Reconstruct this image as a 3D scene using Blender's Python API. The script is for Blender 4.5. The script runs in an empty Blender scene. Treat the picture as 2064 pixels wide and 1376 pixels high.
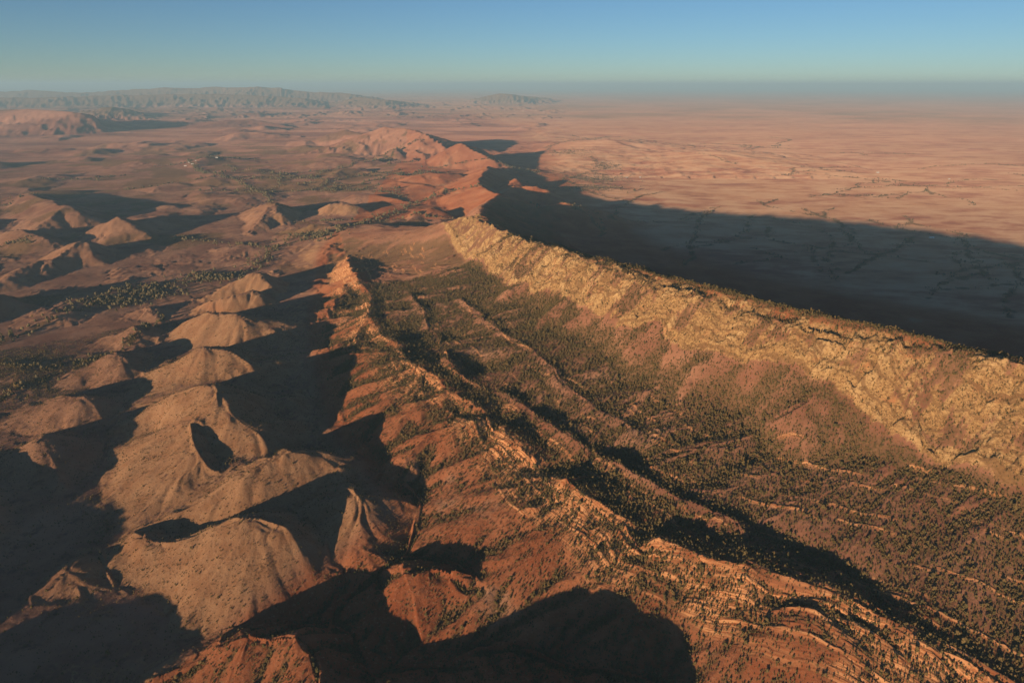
import bpy, math, random, time
import numpy as np
T0 = time.time()
rng = np.random.default_rng(7); random.seed(7)
S = bpy.context.scene
COL = S.collection

# ------------------------------------------------------------------ camera
CAM_Z = 800.0
FPX = 1376.0                       # focal length in pixels of the 2064-wide photograph (24 mm lens)
PITCH = math.radians(20.6)
cam_d = bpy.data.cameras.new('camera'); cam = bpy.data.objects.new('camera', cam_d); COL.objects.link(cam)
cam_d.sensor_width = 36.0; cam_d.lens = 36.0 * FPX / 2064.0
cam_d.clip_start = 5.0; cam_d.clip_end = 1000000.0
cam.location = (0, 0, CAM_Z); cam.rotation_euler = (math.radians(90) - PITCH, 0, 0)
S.camera = cam

# ------------------------------------------------------------------ light
SUN_AZ = math.radians(32.0)        # the light travels towards this azimuth (clockwise from +Y)
SUN_EL = math.radians(6.7)
sun_d = bpy.data.lights.new('sun', 'SUN'); sun = bpy.data.objects.new('sun', sun_d); COL.objects.link(sun)
sun_d.energy = 5.0; sun_d.angle = math.radians(0.5); sun_d.color = (1.0, 0.72, 0.46)
sun.rotation_euler = (math.radians(90) - SUN_EL, 0, -SUN_AZ)
W = bpy.data.worlds.new('World'); S.world = W; W.use_nodes = True
wn = W.node_tree.nodes; wl = W.node_tree.links
bg = wn['Background']
sky = wn.new('ShaderNodeTexSky'); sky.sky_type = 'NISHITA'; sky.sun_disc = False
sky.sun_elevation = SUN_EL; sky.sun_rotation = math.pi + SUN_AZ
sky.altitude = 3000; sky.air_density = 1.0; sky.dust_density = 0.0; sky.ozone_density = 3.0
wl.new(sky.outputs[0], bg.inputs[0]); bg.inputs[1].default_value = 0.068
S.view_settings.view_transform = 'Standard'; S.view_settings.look = 'None'
S.view_settings.gamma = 1.0; S.view_settings.use_curve_mapping = False
S.view_settings.exposure = 0.6
S.render.engine = 'CYCLES'
S.cycles.volume_bounces = 1; S.cycles.max_bounces = 4; S.cycles.diffuse_bounces = 1
S.cycles.use_denoising = True

HAZE = 3.0e-5
# ------------------------------------------------------------------ helpers
SP, CP = math.sin(PITCH), math.cos(PITCH)
def at(u, v, z=0.0):
    """world x, y of the ground point seen at photograph pixel (u, v) if its height is z"""
    x = (u - 1032.0) / FPX; y = (688.0 - v) / FPX
    dx, dy, dz = x, CP + SP * y, -SP + CP * y
    t = (z - CAM_Z) / min(dz, -1e-4)
    return (dx * t, dy * t)
def pl(*pts):
    """photograph-traced polyline -> array of x, y, z"""
    out = []
    for p in pts:
        x, y = at(p[0], p[1], p[2]); out.append((x, y, float(p[2])))
    return np.array(out)
PLAIN_Z = -60.0
def raised(rise, *pts):
    """the same line with its heights raised, gently from its far end on"""
    return pl(*[(u, v, z + rise * min(1, i / 5)) for i, (u, v, z) in enumerate(pts)])

def hsh(i, j, k):
    n = (i.astype(np.int64) * 374761393 + j.astype(np.int64) * 668265263 + k * 1442695041) & 0x7fffffff
    n = ((n ^ (n >> 13)) * 1274126177) & 0x7fffffff
    n = n ^ (n >> 16)
    return (n & 0xffff) / 65535.0
def vnoise(x, y, k=0):
    i = np.floor(x); j = np.floor(y); fx = x - i; fy = y - j
    fx = fx * fx * (3 - 2 * fx); fy = fy * fy * (3 - 2 * fy)
    a = hsh(i, j, k); b = hsh(i + 1, j, k); c = hsh(i, j + 1, k); d = hsh(i + 1, j + 1, k)
    return (a + (b - a) * fx + (c - a) * fy + (a - b - c + d) * fx * fy) * 2 - 1
def fbm(x, y, scale, octv=4, k=0, gain=0.5):
    s = 0; a = 1.0; t = 0; f = 1.0 / scale
    for o in range(octv):
        ca, sa = math.cos(o * 1.1 + k), math.sin(o * 1.1 + k)
        s = s + a * vnoise((x * ca - y * sa) * f + 17.3 * o, (x * sa + y * ca) * f - 9.1 * o, k * 31 + o)
        t += a; a *= gain; f *= 2.03
    return s / t
def cells(x, y, scale, k=0):
    """Worley F1, F2 and a random value of the nearest cell"""
    x = x / scale; y = y / scale
    i = np.floor(x); j = np.floor(y)
    f1 = np.full(x.shape, 9.0); f2 = np.full(x.shape, 9.0); v = np.zeros(x.shape)
    for di in (-1, 0, 1):
        for dj in (-1, 0, 1):
            ci = i + di; cj = j + dj
            px = ci + hsh(ci, cj, k + 1); py = cj + hsh(ci, cj, k + 2)
            d = np.sqrt((px - x) ** 2 + (py - y) ** 2)
            near = d < f1
            f2 = np.where(near, f1, np.minimum(f2, d))
            v = np.where(near, hsh(ci, cj, k + 3), v)
            f1 = np.where(near, d, f1)
    return f1, f2, v
def sstep(a, b, x):
    t = np.clip((x - a) / (b - a), 0, 1); return t * t * (3 - 2 * t)

def field(P, x, y):
    """distance to polyline, signed (+ on its left-hand side), crest height and arc length at the nearest point"""
    best = np.full(x.shape, 1e12); sd = np.zeros(x.shape); zz = np.zeros(x.shape); ss = np.zeros(x.shape)
    acc = 0.0
    for a, b in zip(P[:-1], P[1:]):
        dx, dy = b[0] - a[0], b[1] - a[1]; L2 = dx * dx + dy * dy; L = math.sqrt(L2)
        t = np.clip(((x - a[0]) * dx + (y - a[1]) * dy) / L2, 0, 1)
        qx = x - (a[0] + t * dx); qy = y - (a[1] + t * dy)
        d2 = qx * qx + qy * qy
        m = d2 < best
        best = np.where(m, d2, best)
        sd = np.where(m, np.sign(dx * qy - dy * qx + 1e-9), sd)
        zz = np.where(m, a[2] + t * (b[2] - a[2]), zz)
        ss = np.where(m, acc + t * L, ss)
        acc += L
    return np.sqrt(best) * sd, zz, ss
def crest_field(P, x, y, soft=11.0):
    """like field, with the crest height blended between neighbouring stretches"""
    ds, zs, sg = [], [], []
    for a, b in zip(P[:-1], P[1:]):
        dx, dy = b[0] - a[0], b[1] - a[1]; L2 = dx * dx + dy * dy
        t = np.clip(((x - a[0]) * dx + (y - a[1]) * dy) / L2, 0, 1)
        qx = x - (a[0] + t * dx); qy = y - (a[1] + t * dy)
        ds.append(np.sqrt(qx * qx + qy * qy)); zs.append(a[2] + t * (b[2] - a[2])); sg.append(np.sign(dx * qy - dy * qx + 1e-9))
    ds = np.array(ds); zs = np.array(zs); sg = np.array(sg)
    dm = ds.min(0); w = np.exp(-(ds - dm) / (soft + .12 * dm)); W = w.sum(0)
    return dm, (w * zs).sum(0) / W, (w * sg).sum(0) / W
def smax(a, b, k):
    h = np.clip(0.5 + 0.5 * (a - b) / k, 0, 1)
    return b + (a - b) * h + k * h * (1 - h)
def smin(a, b, k):
    return -smax(-a, -b, k)

# ------------------------------------------------------------------ traced lines (u, v, height in metres)
GOLD_CREST = raised(48, (1003,391,110),(975,412,150),(960,438,205),(1040,476,240),(1100,492,262),(1180,520,272),(1250,545,285),(1330,572,284),(1400,592,295),(1500,622,292),
                (1600,655,292),(1720,682,298),(1850,700,305),(1950,718,300),(2064,736,310),(2300,790,310),(2900,930,300))
GOLD_BASE = raised(26, (860,440,60),(885,470,90),(930,515,125),(1000,562,150),(1050,590,160),(1110,612,165),(1200,655,180),(1290,695,182),(1380,735,185),(1470,768,185),
               (1600,808,188),(1700,846,190),(1800,895,190),(1900,935,192),(2000,970,195),(2100,1015,195),(2400,1130,195))
HOG = pl((700,520,60),(716,560,98),(742,590,84),(746,640,108),(765,665,98),(793,684,124),(806,700,100),(838,737,136),(905,788,126),(960,826,130),(988,848,116),
         (1010,868,134),(1075,920,128),(1092,950,112),(1120,975,118),(1148,972,142),(1200,1010,140),(1265,1050,136),(1290,1105,122),(1332,1090,150),
         (1400,1112,152),(1500,1142,156),(1650,1192,152),(1790,1250,146),(1900,1312,140),(2050,1400,135))
FRONT = pl((1250,1112,122),(1290,1135,128),(1340,1180,122),(1430,1245,118),(1520,1300,112),(1640,1345,110),(1800,1420,104),(1950,1500,100))
HOG2 = pl((760,500,58),(800,545,80),(822,590,70),(845,610,92),(868,668,100),(890,700,84),(898,724,122),(930,757,112),(985,790,96),(1022,790,112),(1100,842,112),(1190,903,112),
          (1215,912,116),(1300,960,110),(1400,1010,108),(1500,1060,98))
HOG3 = pl((1360,1075,128),(1440,1110,138),(1560,1110,134),(1680,1170,134),(1800,1225,130),(1900,1290,124))
DRAIN = pl((700,460,14),(650,520,20),(640,600,26),(640,700,32),(665,800,38),(700,900,42),(780,985,50),(820,1060,56),(720,1140,42),(640,1190,36),(560,1250,30),(420,1330,20))

RIDGES = []      # polyline, slope on the left side, slope on the right side, rounding of the crest
def R(P, sl, sr, rnd=8, k=8): RIDGES.append((P, sl, sr, rnd, k))
R(GOLD_CREST, .9, .45, 10, 12)
HOG[:, 2] += np.where(np.arange(len(HOG)) > 6, 4, 0)
for i_ in (2, 4, 6, 10, 13, 17, 18): HOG[i_, 2] -= 8
R(HOG, .55, .14, 4, 6)
R(FRONT, .5, .10, 4, 5)
# golden hill's teeth spurs (flatirons) running down from the hogback to the left
for q in ([(716,560,98),(690,590,70),(655,640,56)], [(746,640,108),(715,680,78),(668,700,66)], [(793,684,124),(760,720,95),(685,770,72)],
          [(838,737,136),(822,800,112),(735,850,84)], [(905,788,128),(890,850,112),(830,930,86)], [(985,848,118),(970,905,105),(930,980,76)],
          [(1148,972,130),(1095,1030,112),(1040,1120,84)], [(1265,1050,136),(1230,1110,116),(1120,1180,86)],):
    R(pl(*q), .42, .42, 6, 10)
# pale rounded hills
P1 = pl((420,597,24),(470,568,58),(517,548,86),(545,572,60),(560,590,30)); R(P1, .6, .62, 6)
P2 = pl((400,625,26),(425,606,48),(470,596,62),(508,583,72),(522,594,60),(540,612,30)); R(P2, .7, .6, 6)
P3 = pl((345,672,34),(385,640,74),(417,622,104),(440,634,94),(470,624,112),(500,634,100),(556,640,82),(590,648,66),(620,656,50)); R(P3, .55, .6, 8)
P3b = pl((519,684,46),(560,672,58),(600,676,56),(636,690,40)); R(P3b, .5, .5, 9)
P4 = pl((300,752,36),(345,728,76),(403,693,122),(454,700,112),(500,722,90),(529,722,80),(580,716,66),(632,708,46)); R(P4, .6, .6, 7)
P5 = pl((287,842,40),(310,815,62),(349,790,96),(400,775,132),(425,770,142),(437,800,138),(456,822,130),(478,840,120),(512,856,106),(545,850,96),(580,856,84),(612,880,54)); R(P5, .55, .66, 7)
P5b = pl((530,808,60),(565,800,70),(600,815,68),(628,827,50)); R(P5b, .45, .5, 7)
P6 = pl((372,846,108),(384,852,114),(386,888,104),(404,920,92),(442,956,68)); R(P6, .5, 1.0, 4, 6)
P6b = pl((250,960,34),(300,905,68),(345,890,80),(378,858,104)); R(P6b, .5, .45, 9)
P7 = pl((340,1062,36),(372,1032,58),(430,995,84),(475,955,110),(530,930,122),(576,908,128),(640,910,116),(690,930,96),(740,890,76),(765,905,60)); R(P7, .6, .62, 8)
P7b = pl((740,940,70),(765,905,62),(700,870,50)); R(P7b, .5, .6, 8)
P8 = pl((275,1110,36),(292,1072,66),(330,1090,62),(390,1078,82),(440,1056,104),(487,1043,118),(520,1043,116),(570,1066,110),(610,1100,88),(645,1138,60)); R(P8, .55, .75, 8)
P8b = pl((700,1004,84),(722,997,98),(750,1002,90),(775,1030,66)); R(P8b, .5, .6, 8)
P8d = pl((724,998,98),(718,1050,88),(706,1105,70),(692,1150,50)); R(P8d, .32, .36, 14)
P8c = pl((700,998,98),(668,1010,84),(620,1030,66)); R(P8c, .5, .7, 10)
P9 = pl((330,1362,36),(400,1330,44),(450,1296,62),(500,1280,78),(530,1292,78),(593,1288,84),(625,1325,76),(650,1380,66),(680,1440,60)); R(P9, .55, .8, 8)
P10 = pl((775,1190,52),(820,1152,80),(870,1148,86),(908,1152,84),(950,1172,70),(1008,1190,64),(1060,1215,70)); R(P10, .5, .6, 12)
P11 = pl((850,1480,100),(960,1440,130),(1080,1420,135),(1200,1440,130)); R(P11, .5, .6, 12)
# darker outer hills on the left
L1 = pl((250,640,10),(298,618,34),(322,640,20)); R(L1, .4, .5, 9)
L2 = pl((180,705,8),(230,672,34),(268,650,66),(290,668,50),(312,690,18)); R(L2, .45, .6, 7)
L3 = pl((100,790,8),(170,740,38),(227,707,72),(255,735,52),(275,770,18)); R(L3, .42, .6, 8)
L4 = pl((0,850,20),(70,815,44),(130,796,66),(163,797,68),(193,842,40)); R(L4, .42, .6, 9)
L5 = pl((0,945,32),(40,905,58),(68,879,80),(108,915,62),(112,960,36)); R(L5, .4, .6, 8)
L6 = pl((60,1180,20),(125,1150,52),(150,1175,40),(100,1240,20)); R(L6, .35, .5, 10)
L7 = pl((-60,1130,30),(-120,1050,70),(-220,980,90)); R(L7, .4, .6, 10)
for q in ([(-1350,560,100),(-1180,600,108),(-1000,640,98),(-880,650,50)], [(-950,500,75),(-780,540,84),(-660,560,72),(-570,580,40)]):  # unseen ridges out of frame, added to cast the lower-left shadows
    R(np.array(q, float), .4, .5, 14, 14)
# upper left hills
for q, sl, sr, rn in (
    ([(0,400,40),(60,390,60),(130,418,100),(160,425,80)], .35, .4, 14), ([(60,470,30),(100,440,70),(133,412,104),(160,428,86),(180,436,60)], .4, .55, 10),
    ([(170,470,36),(205,450,76),(237,438,104),(262,450,84),(300,475,30)], .42, .6, 10), ([(225,478,22),(222,455,70),(237,438,102)], .45, .45, 10),
    ([(60,560,18),(110,520,52),(163,486,86),(185,510,50),(205,528,16)], .42, .55, 9), ([(0,570,30),(40,540,46),(80,524,54),(92,545,24)], .4, .6, 9),
    ([(0,470,40),(45,462,70),(90,480,60)], .4, .5, 12), ([(-200,640,60),(-80,600,90),(5,592,74),(40,610,40),(60,628,8)], .6, .6, 5),
    ([(500,470,14),(530,440,50),(548,408,84),(560,430,60),(575,450,20)], .35, .5, 12), ([(590,475,12),(612,458,52),(628,450,70),(650,452,64),(652,470,22)], .45, .55, 9),
    ([(630,425,14),(665,410,62),(690,408,66),(720,416,58),(745,430,20)], .4, .5, 14), ([(690,405,16),(715,392,52),(735,390,54),(790,398,34),(830,408,18)], .4, .5, 12),
    ([(815,455,28),(838,425,72),(862,420,78),(878,420,74)], .5, .6, 9), ([(640,372,24),(690,340,66),(725,338,60),(745,345,34)], .2, .4, 16),
    ([(700,352,20),(740,345,46),(790,350,40),(840,360,34)], .18, .4, 16), ([(760,378,20),(800,366,44),(850,372,36)], .2, .4, 14),
    ([(860,408,24),(900,380,60),(925,392,30)], .35, .45, 12),
    ([(905,380,30),(940,358,66),(968,352,92),(984,335,84)], .35, .6, 12), ([(984,335,84),(975,350,96),(963,362,104),(972,378,110),(1003,391,112)], .32, .7, 10),
    ([(1018,385,46),(1030,370,64),(1041,360,76),(1060,368,40)], .4, .5, 9), ([(1016,388,40),(1035,375,66),(1050,374,60),(1080,376,66),(1100,382,48),(1112,392,20)], .4, .55, 12),
    ([(1105,415,60),(1140,408,78),(1170,416,60),(1210,425,30)], .35, .4, 14), ([(1003,391,112),(1040,405,100),(1080,418,76),(1110,425,50)], .4, .4, 14),
    ([(860,320,60),(895,302,150),(929,288,215),(960,305,150),(990,322,90),(1030,332,20)], .28, .45, 20),
    ([(690,290,60),(740,268,220),(775,256,290),(815,258,280),(855,269,240),(905,284,120),(930,295,40)], .26, .45, 22),
    ([(620,285,20),(660,270,120),(695,262,170),(740,272,120)], .25, .4, 30),
    ([(0,222,340),(60,220,380),(150,226,350),(200,240,200),(235,258,60)], .3, .35, 60), ([(0,252,160),(60,250,180),(110,254,120),(180,262,30)], .3, .4, 30),
    ([(180,222,200),(215,216,270),(260,222,160),(320,232,30)], .2, .4, 60), ([(400,255,60),(450,243,130),(500,240,140),(560,250,60)], .15, .35, 40),
    ([(490,232,60),(530,225,110),(560,230,40)], .15, .3, 40),
    ([(300,365,10),(420,350,40),(560,352,30)], .08, .2, 30), ([(110,330,10),(280,322,44),(420,316,40),(500,325,10)], .08, .2, 30), ([(560,330,10),(610,322,36),(650,330,8)], .1, .2, 20),
    ([(980,196,200),(1010,188,420),(1060,194,260),(1120,200,20)], .25, .25, 90),
    ([(660,210,80),(720,196,330),(760,200,280),(810,206,60)], .15, .2, 100),
    ([(1150,315,10),(1230,282,60),(1290,290,20)], .06, .08, 50), ([(1390,320,10),(1450,306,50),(1510,318,10)], .06, .08, 40),
    ):
    R(pl(*q), sl, sr, rn, max(8, rn))
def pd(*pts):
    """far crest from photograph pixel and distance (km)"""
    out = []
    for u, v, d in pts:
        x = (u - 1032.0) / FPX; y = (688.0 - v) / FPX
        dx, dy, dz = x, CP + SP * y, -SP + CP * y
        t = d * 1420.0 / dy; out.append((dx * t, dy * t, CAM_Z + dz * t))
    return np.array(out)
R(pd((-500,188,27),(-200,184,27),(0,185,26),(40,183,26),(60,181,26),(130,186,25),(180,187,25),(250,181,25),(290,179,25),(330,176,25),(380,178,25),(430,175,25),(480,177,25),(520,175,24),(570,178,24),(600,183,24),(640,186,24),(700,188,24)), .26, .2, 100, 60)
R(pd((-200,196,19),(60,197,19),(200,193,19.5),(330,190,20),(430,189,20),(520,192,20),(600,197,20)), .2, .2, 80, 60)

# base surface control points: photograph pixel and height
BASE = [(u, v, z) for u, v, z in (
    (60,760,8),(20,640,2),(150,620,2),(300,580,4),(400,520,6),(250,520,6),(100,570,6),(500,500,10),(560,470,12),(440,440,14),(300,420,10),(60,350,6),(250,350,4),(450,380,8),(560,360,12),
    (650,330,20),(820,330,30),(880,370,24),(800,430,24),(700,440,16),(600,430,12),(620,500,14),(650,550,20),(600,600,26),(330,640,14),(300,700,16),(230,800,18),(150,860,22),(60,1000,30),
    (220,900,24),(230,1000,24),(150,1080,28),(230,1150,28),(50,1290,34),(200,1300,30),(300,1340,28),(150,1400,30),(640,600,26),(640,700,34),(560,770,34),(640,790,36),(640,860,42),
    (700,960,46),(560,990,66),(480,1010,60),(400,1030,44),(620,1040,56),(440,965,70),(380,745,62),(330,850,48),(500,760,60),(540,880,70),(360,940,62),(740,1100,44),(620,1180,36),(500,1250,26),(400,1310,24),(820,1230,40),(700,1260,34),(900,1290,46),(1000,1330,52),
    (820,1050,60),(900,1040,78),(1000,1130,84),(1100,1210,84),(1150,1290,80),(1250,1240,96),(1300,1330,90),(1420,1340,96),(705,700,84),(700,820,84),(700,640,76),(740,760,96),(745,850,92),(770,900,88),(820,850,100),(860,900,100),(690,760,76),
    (800,520,56),(830,560,66),(900,620,104),(860,570,72),(960,690,112),(940,640,114),(1000,740,120),(1060,720,130),(1040,660,136),(1130,700,162),(1120,800,124),(1200,780,140),(1260,880,128),(1280,800,152),
    (1220,1000,134),(1180,950,128),(1330,1050,140),(1340,960,130),(1400,880,148),(1480,940,144),(1440,1080,144),(1520,1050,138),(1560,1010,142),(1600,950,150),(1640,1110,142),(1700,1060,144),(1760,980,164),(1800,1150,142),(1850,1080,148),(1900,1000,168),
    (1950,1150,144),(2064,1080,150),(1850,1230,142),(1950,1280,138),(2064,1250,136),(1700,1300,144),(1800,1360,130),(2000,1376,118),(2200,1300,130),(2300,1100,170),
    )]
bp = []
for u, v, z in BASE:
    x, y = at(u, v, z); bp.append((x, y, z))
for P in (GOLD_CREST, GOLD_BASE): bp += [tuple(p) for p in P[2:]]
for P in (DRAIN,): bp += [tuple(p) for p in P]
for i_, p in enumerate(HOG):
    if i_ > 6 and i_ not in (10, 13, 17, 18):
        bp.append((p[0] + 14, p[1] + 14, p[2] - 9)); bp.append((p[0] + 75, p[1] + 62, p[2] - 13))
    elif i_ <= 6: bp.append((p[0], p[1], p[2] - 16))
for p, off in zip(GOLD_CREST, (0, 0, 1) + (1,) * 30):
    if off: bp.append((p[0] + 230, p[1] + 200, p[2] * .42)); bp.append((p[0] + 430, p[1] + 360, -10)); bp.append((p[0] + 800, p[1] + 600, PLAIN_Z + 12))
for x, y in ((3000,2500),(4500,3500),(3000,4500),(1200,4200),(2000,6000),(5000,6500),(0,5200),(-1500,4500),(-3000,5500),(-3500,2500),(-2500,1200),(800,7500),(-2500,8000),(9000,9000),(-9000,9000),
             (0,12000),(5000,12000),(-6000,3000),(7000,3000),(12000,2000),(-12000,2000)):
    bp.append((x, y, PLAIN_Z if x > 500 else 0 if x < -1000 else -20))
for x, y, z in ((-1500,600,10),(-2500,0,0),(-1000,0,-10),(0,300,0),(0,-800,-60),(900,300,60),(-300,600,20),(1800,0,80),(3000,-2000,0),(-3000,-3000,-40),(1500,700,200),(-700,500,14),(300,500,50)):
    bp.append((x, y, z))
bp = np.array(bp)
CC = 90.0
keep = []
for i in range(len(bp)):
    if all(math.hypot(bp[i, 0] - bp[j, 0], bp[i, 1] - bp[j, 1]) > 22 for j in keep): keep.append(i)
bp = bp[keep]
D = np.hypot(bp[:, None, 0] - bp[None, :, 0], bp[:, None, 1] - bp[None, :, 1])
A = np.sqrt(D * D + CC * CC) + np.eye(len(bp)) * (-14.0)
wts = np.linalg.solve(A, bp[:, 2])

def base_height(x, y):
    h = np.zeros(x.shape)
    for p, w in zip(bp, wts):
        h += w * np.sqrt((x - p[0]) ** 2 + (y - p[1]) ** 2 + CC * CC)
    r = np.hypot(x, y)
    f = 1 - sstep(7000, 14000, r)
    g = PLAIN_Z * sstep(-3000, 2000, x)
    return g + (h - g) * f

PITS = [(915,672,88,40,15),(850,612,72,30,8),(965,728,98,48,20),(1040,790,108,30,8),(1118,824,106,42,18),(1262,918,108,40,18),(1168,990,122,22,10),(1400,1078,134,42,20),(1480,1085,128,50,24),(1570,1108,126,50,22),(1650,1135,126,46,20),
        (1730,1180,124,40,16),(800,545,60,40,8),(820,520,56,40,8),(700,870,50,30,6),(1850,920,180,60,14)]
def ramp_floor(x, y):
    """the tilted slope that climbs from the hogback to the foot of the golden cliff"""
    dh, zh, sh = crest_field(HOG, x, y, 60.0); db, zb, sb = crest_field(GOLD_BASE, x, y, 40.0)
    t = dh / (dh + db + 1.0)
    lin = zh - 9 + (zb - zh + 9) * (t ** 1.15)
    m = sstep(-12, 14, field(HOG, x, y)[0]) * sstep(12, -14, field(GOLD_BASE, x, y)[0]) * sstep(3300, 2300, y) * (y > 0)
    return lin, m
def on_slope(u, v, dz=0.0):
    z = 130.0
    for _ in range(8):
        x, y = at(u, v, z); z = .5 * z + .5 * (float(ramp_floor(np.array([x]), np.array([y]))[0][0]) + dz)
    return x, y, z
HOG2 = np.array([on_slope(u, v, d) for u, v, d in ((822,590,0),(845,610,8),(868,668,0),(890,700,-4),(898,724,12),(930,757,6),(985,790,-2),(1022,790,8),(1060,815,7),(1100,842,8),(1150,875,8),(1190,903,8),(1200,908,-2),
                 (1215,912,8),(1260,935,8),(1300,960,7),(1350,985,5),(1400,1010,6),(1450,1035,4),(1500,1060,3))])
R(HOG2, .5, .5, 3, 4)
HOG4 = np.array([on_slope(u, v, 3) for u, v in ((930,600),(1000,660),(1060,700),(1110,735),(1150,780),(1200,820),(1290,870))]); R(HOG4, .5, .5, 3, 4)
HOG5 = np.array([on_slope(u, v, 4) for u, v in ((1540,1120),(1600,1150),(1680,1185),(1760,1220),(1840,1260))]); R(HOG5, .5, .5, 3, 4)
def height_all(x, y):
    h = base_height(x, y)
    lin, m_ = ramp_floor(x, y); h = h + (lin - h) * m_ * .9
    for u, v, z, rad, dep in PITS:
        px, py, _ = on_slope(u, v) if u > 860 and v < 1200 and u < 1740 else (*at(u, v, z), 0); h -= dep * np.exp(-((x - px) ** 2 + (y - py) ** 2) / rad ** 2)
    r = np.hypot(x, y)
    # broad undulation
    und = fbm(x, y, 420, 4, 3); h += und * 7 * sstep(1500, 3500, r) * sstep(0.2, 1.0, 1 - np.clip((x - 400) / 2500, 0, 1) * .85)
    # gentle low hills of the left country and further out
    left = sstep(0, -900, x - .1 * y) * sstep(2500, 4000, r)
    h += left * np.maximum(0, fbm(x * 1.0, y * .8, 700, 4, 8, .42) * 100 - 6)
    md = sstep(1800, 2600, r) * sstep(5200, 3800, r) * sstep(200, -300, x)
    h += md * np.maximum(0, fbm(x, y, 280, 3, 9, .4) * 34 - 4)
    far = sstep(9000, 16000, r)
    h += 0 * far * sstep(4000, -6000, x) * (1 - np.abs(fbm(x, y, 2600, 5, 17)) * 2.2).clip(-.2, 1) * 45
    h += far * (np.maximum(0, fbm(x, y, 5200, 5, 5)) * 120 * sstep(6000, -9000, x) + np.maximum(0, fbm(x, y, 3000, 4, 6)) * 20)
    wx = x + fbm(x, y, 110, 3, 11) * 15; wy = y + fbm(x, y, 110, 3, 12) * 15
    sm = 1 + .25 * fbm(x, y, 110, 2, 13)
    fr = sstep(700, 1500, r)
    for P, sl, sr, rnd, k in RIDGES:
        zmax = P[:, 2].max(); reach = zmax / min(sl, sr) * 1.3 + 60
        m = (x > P[:, 0].min() - reach) & (x < P[:, 0].max() + reach) & (y > P[:, 1].min() - reach) & (y < P[:, 1].max() + reach)
        if not m.any(): continue
        xx, yy = wx[m], wy[m]
        ad, z, side = crest_field(P, xx, yy)
        rn2 = rnd * (2.8 if P[0, 0] < 250 and P is not HOG and P is not HOG2 else 1.0)
        dr = np.sqrt(ad * ad + rn2 * rn2) - rn2
        c = z - (sl + (sr - sl) * (.5 + .5 * side)) * dr * np.where(ad > 0, sm[m], 1)
        # concave foot
        h[m] = smax(h[m], c, k)
    return h

# ------------------------------------------------------------------ polar sheet, dense where the camera looks
def angles():
    f = np.linspace(-math.radians(45), math.radians(45), 930)
    g = np.radians(np.concatenate([np.linspace(45.5, 80, 66), np.linspace(82, 180, 44)]))
    return np.concatenate([-g[::-1][1:], f, g])
th = angles()
rs = [0.0, 60.0, 120, 180, 240, 300, 350, 400, 440, 480, 510, 540, 560]
r = 570.0
while r < 350000:
    dens = 0.70 * 683 * 650 / r ** 2 + 70.0 / r
    r += 1 / dens; rs.append(r)
rs = np.array(rs)
NR, NT = len(rs), len(th)
RR, TT = np.meshgrid(rs, th, indexing='ij')
X = RR * np.sin(TT); Y = RR * np.cos(TT)
print('grid', NR, NT, NR * NT, 'pts', len(bp))
H = height_all(X, Y)
print('height', time.time() - T0)

def grad(H):
    gr = np.gradient(H, axis=0) / np.maximum(np.gradient(RR, axis=0), 1e-3)
    gt = np.gradient(H, axis=1) / np.maximum(np.gradient(TT, axis=1) * np.maximum(RR, 30), 1e-3)
    s, c = np.sin(TT), np.cos(TT)
    return gr * s + gt * c, gr * c - gt * s
gx, gy = grad(H)

sdC, zC, sC = field(GOLD_CREST, X, Y)
sdB, zB, sB = field(GOLD_BASE, X, Y)
sdB = sdB + fbm(X, Y, 80, 4, 43) * 26 * (np.abs(sdB) < 300)
sdH, zH, sH = field(HOG, X, Y)
sdD, zD, sD = field(DRAIN, X, Y)

# gullies that follow the slope
def gully(x, y, gx, gy, scale, amp, k, slope0=.12, crease=0.0):
    f = 1.0 / scale
    sl = np.sqrt(gx * gx + gy * gy) + 1e-5
    px, py = -gy / sl, gx / sl
    X_, Y_ = x * f, y * f
    i = np.floor(X_); j = np.floor(Y_)
    C = np.zeros(x.shape); Q = np.zeros(x.shape); Wt = np.zeros(x.shape)
    for di in (-1, 0, 1):
        for dj in (-1, 0, 1):
            ci = i + di; cj = j + dj
            dx = X_ - (ci + hsh(ci, cj, k)); dy = Y_ - (cj + hsh(ci, cj, k + 5))
            w = np.exp(-(dx * dx + dy * dy) * 2.2)
            ph = (dx * px + dy * py) * 2 * math.pi * 1.15
            C += w * np.cos(ph); Q += w * np.sin(ph); Wt += w
    C /= Wt; Q /= Wt
    sg = np.sqrt(C * C + .012); cr = np.clip(crease, 0, 1); Q = Q * (1 - cr) + cr * 1.6 * Q * C / sg; C = C * (1 - cr) + cr * (1.6 * sg - .35)
    m = np.minimum(1, sl / slope0)
    h = (C - .3) * amp * m
    dg = -Q * amp * m * 2 * math.pi * 1.15 * f
    return h, dg * px, dg * py

r_ = RR
near = 1 - sstep(6000, 9000, r_)
pale = sstep(20, -20, sdD) * (r_ < 4500)
goldface = sstep(-15, 10, sdB) * sstep(60, 15, sdC) * (1 - sstep(3000, 3700, Y)) * (r_ < 5200)
amp0 = np.where(sdD < 0, .8, .5) * near * (1 - .5 * sstep(2500, 4500, r_))
amp0 = np.where((sdD > 10) & (sdH < -10) & (RR < 3500), .85, amp0)
amp0 = np.where(goldface > .5, .8, amp0)
def blur(A, n):
    for _ in range(n):
        A[1:-1] = (A[:-2] + 2 * A[1:-1] + A[2:]) * .25; A[:, 1:-1] = (A[:, :-2] + 2 * A[:, 1:-1] + A[:, 2:]) * .25
    return A
nb = int(np.searchsorted(rs, 2600)); pm = blur((pale * (RR < 2500))[:nb].copy(), 8)
H[:nb] += (blur(H[:nb].copy(), 22) - H[:nb]) * pm
gx, gy = grad(H)
crz = .6 * sstep(30, -30, sdD)
amp0 = np.where(sdD < -10, .72 * near, amp0)
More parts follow.
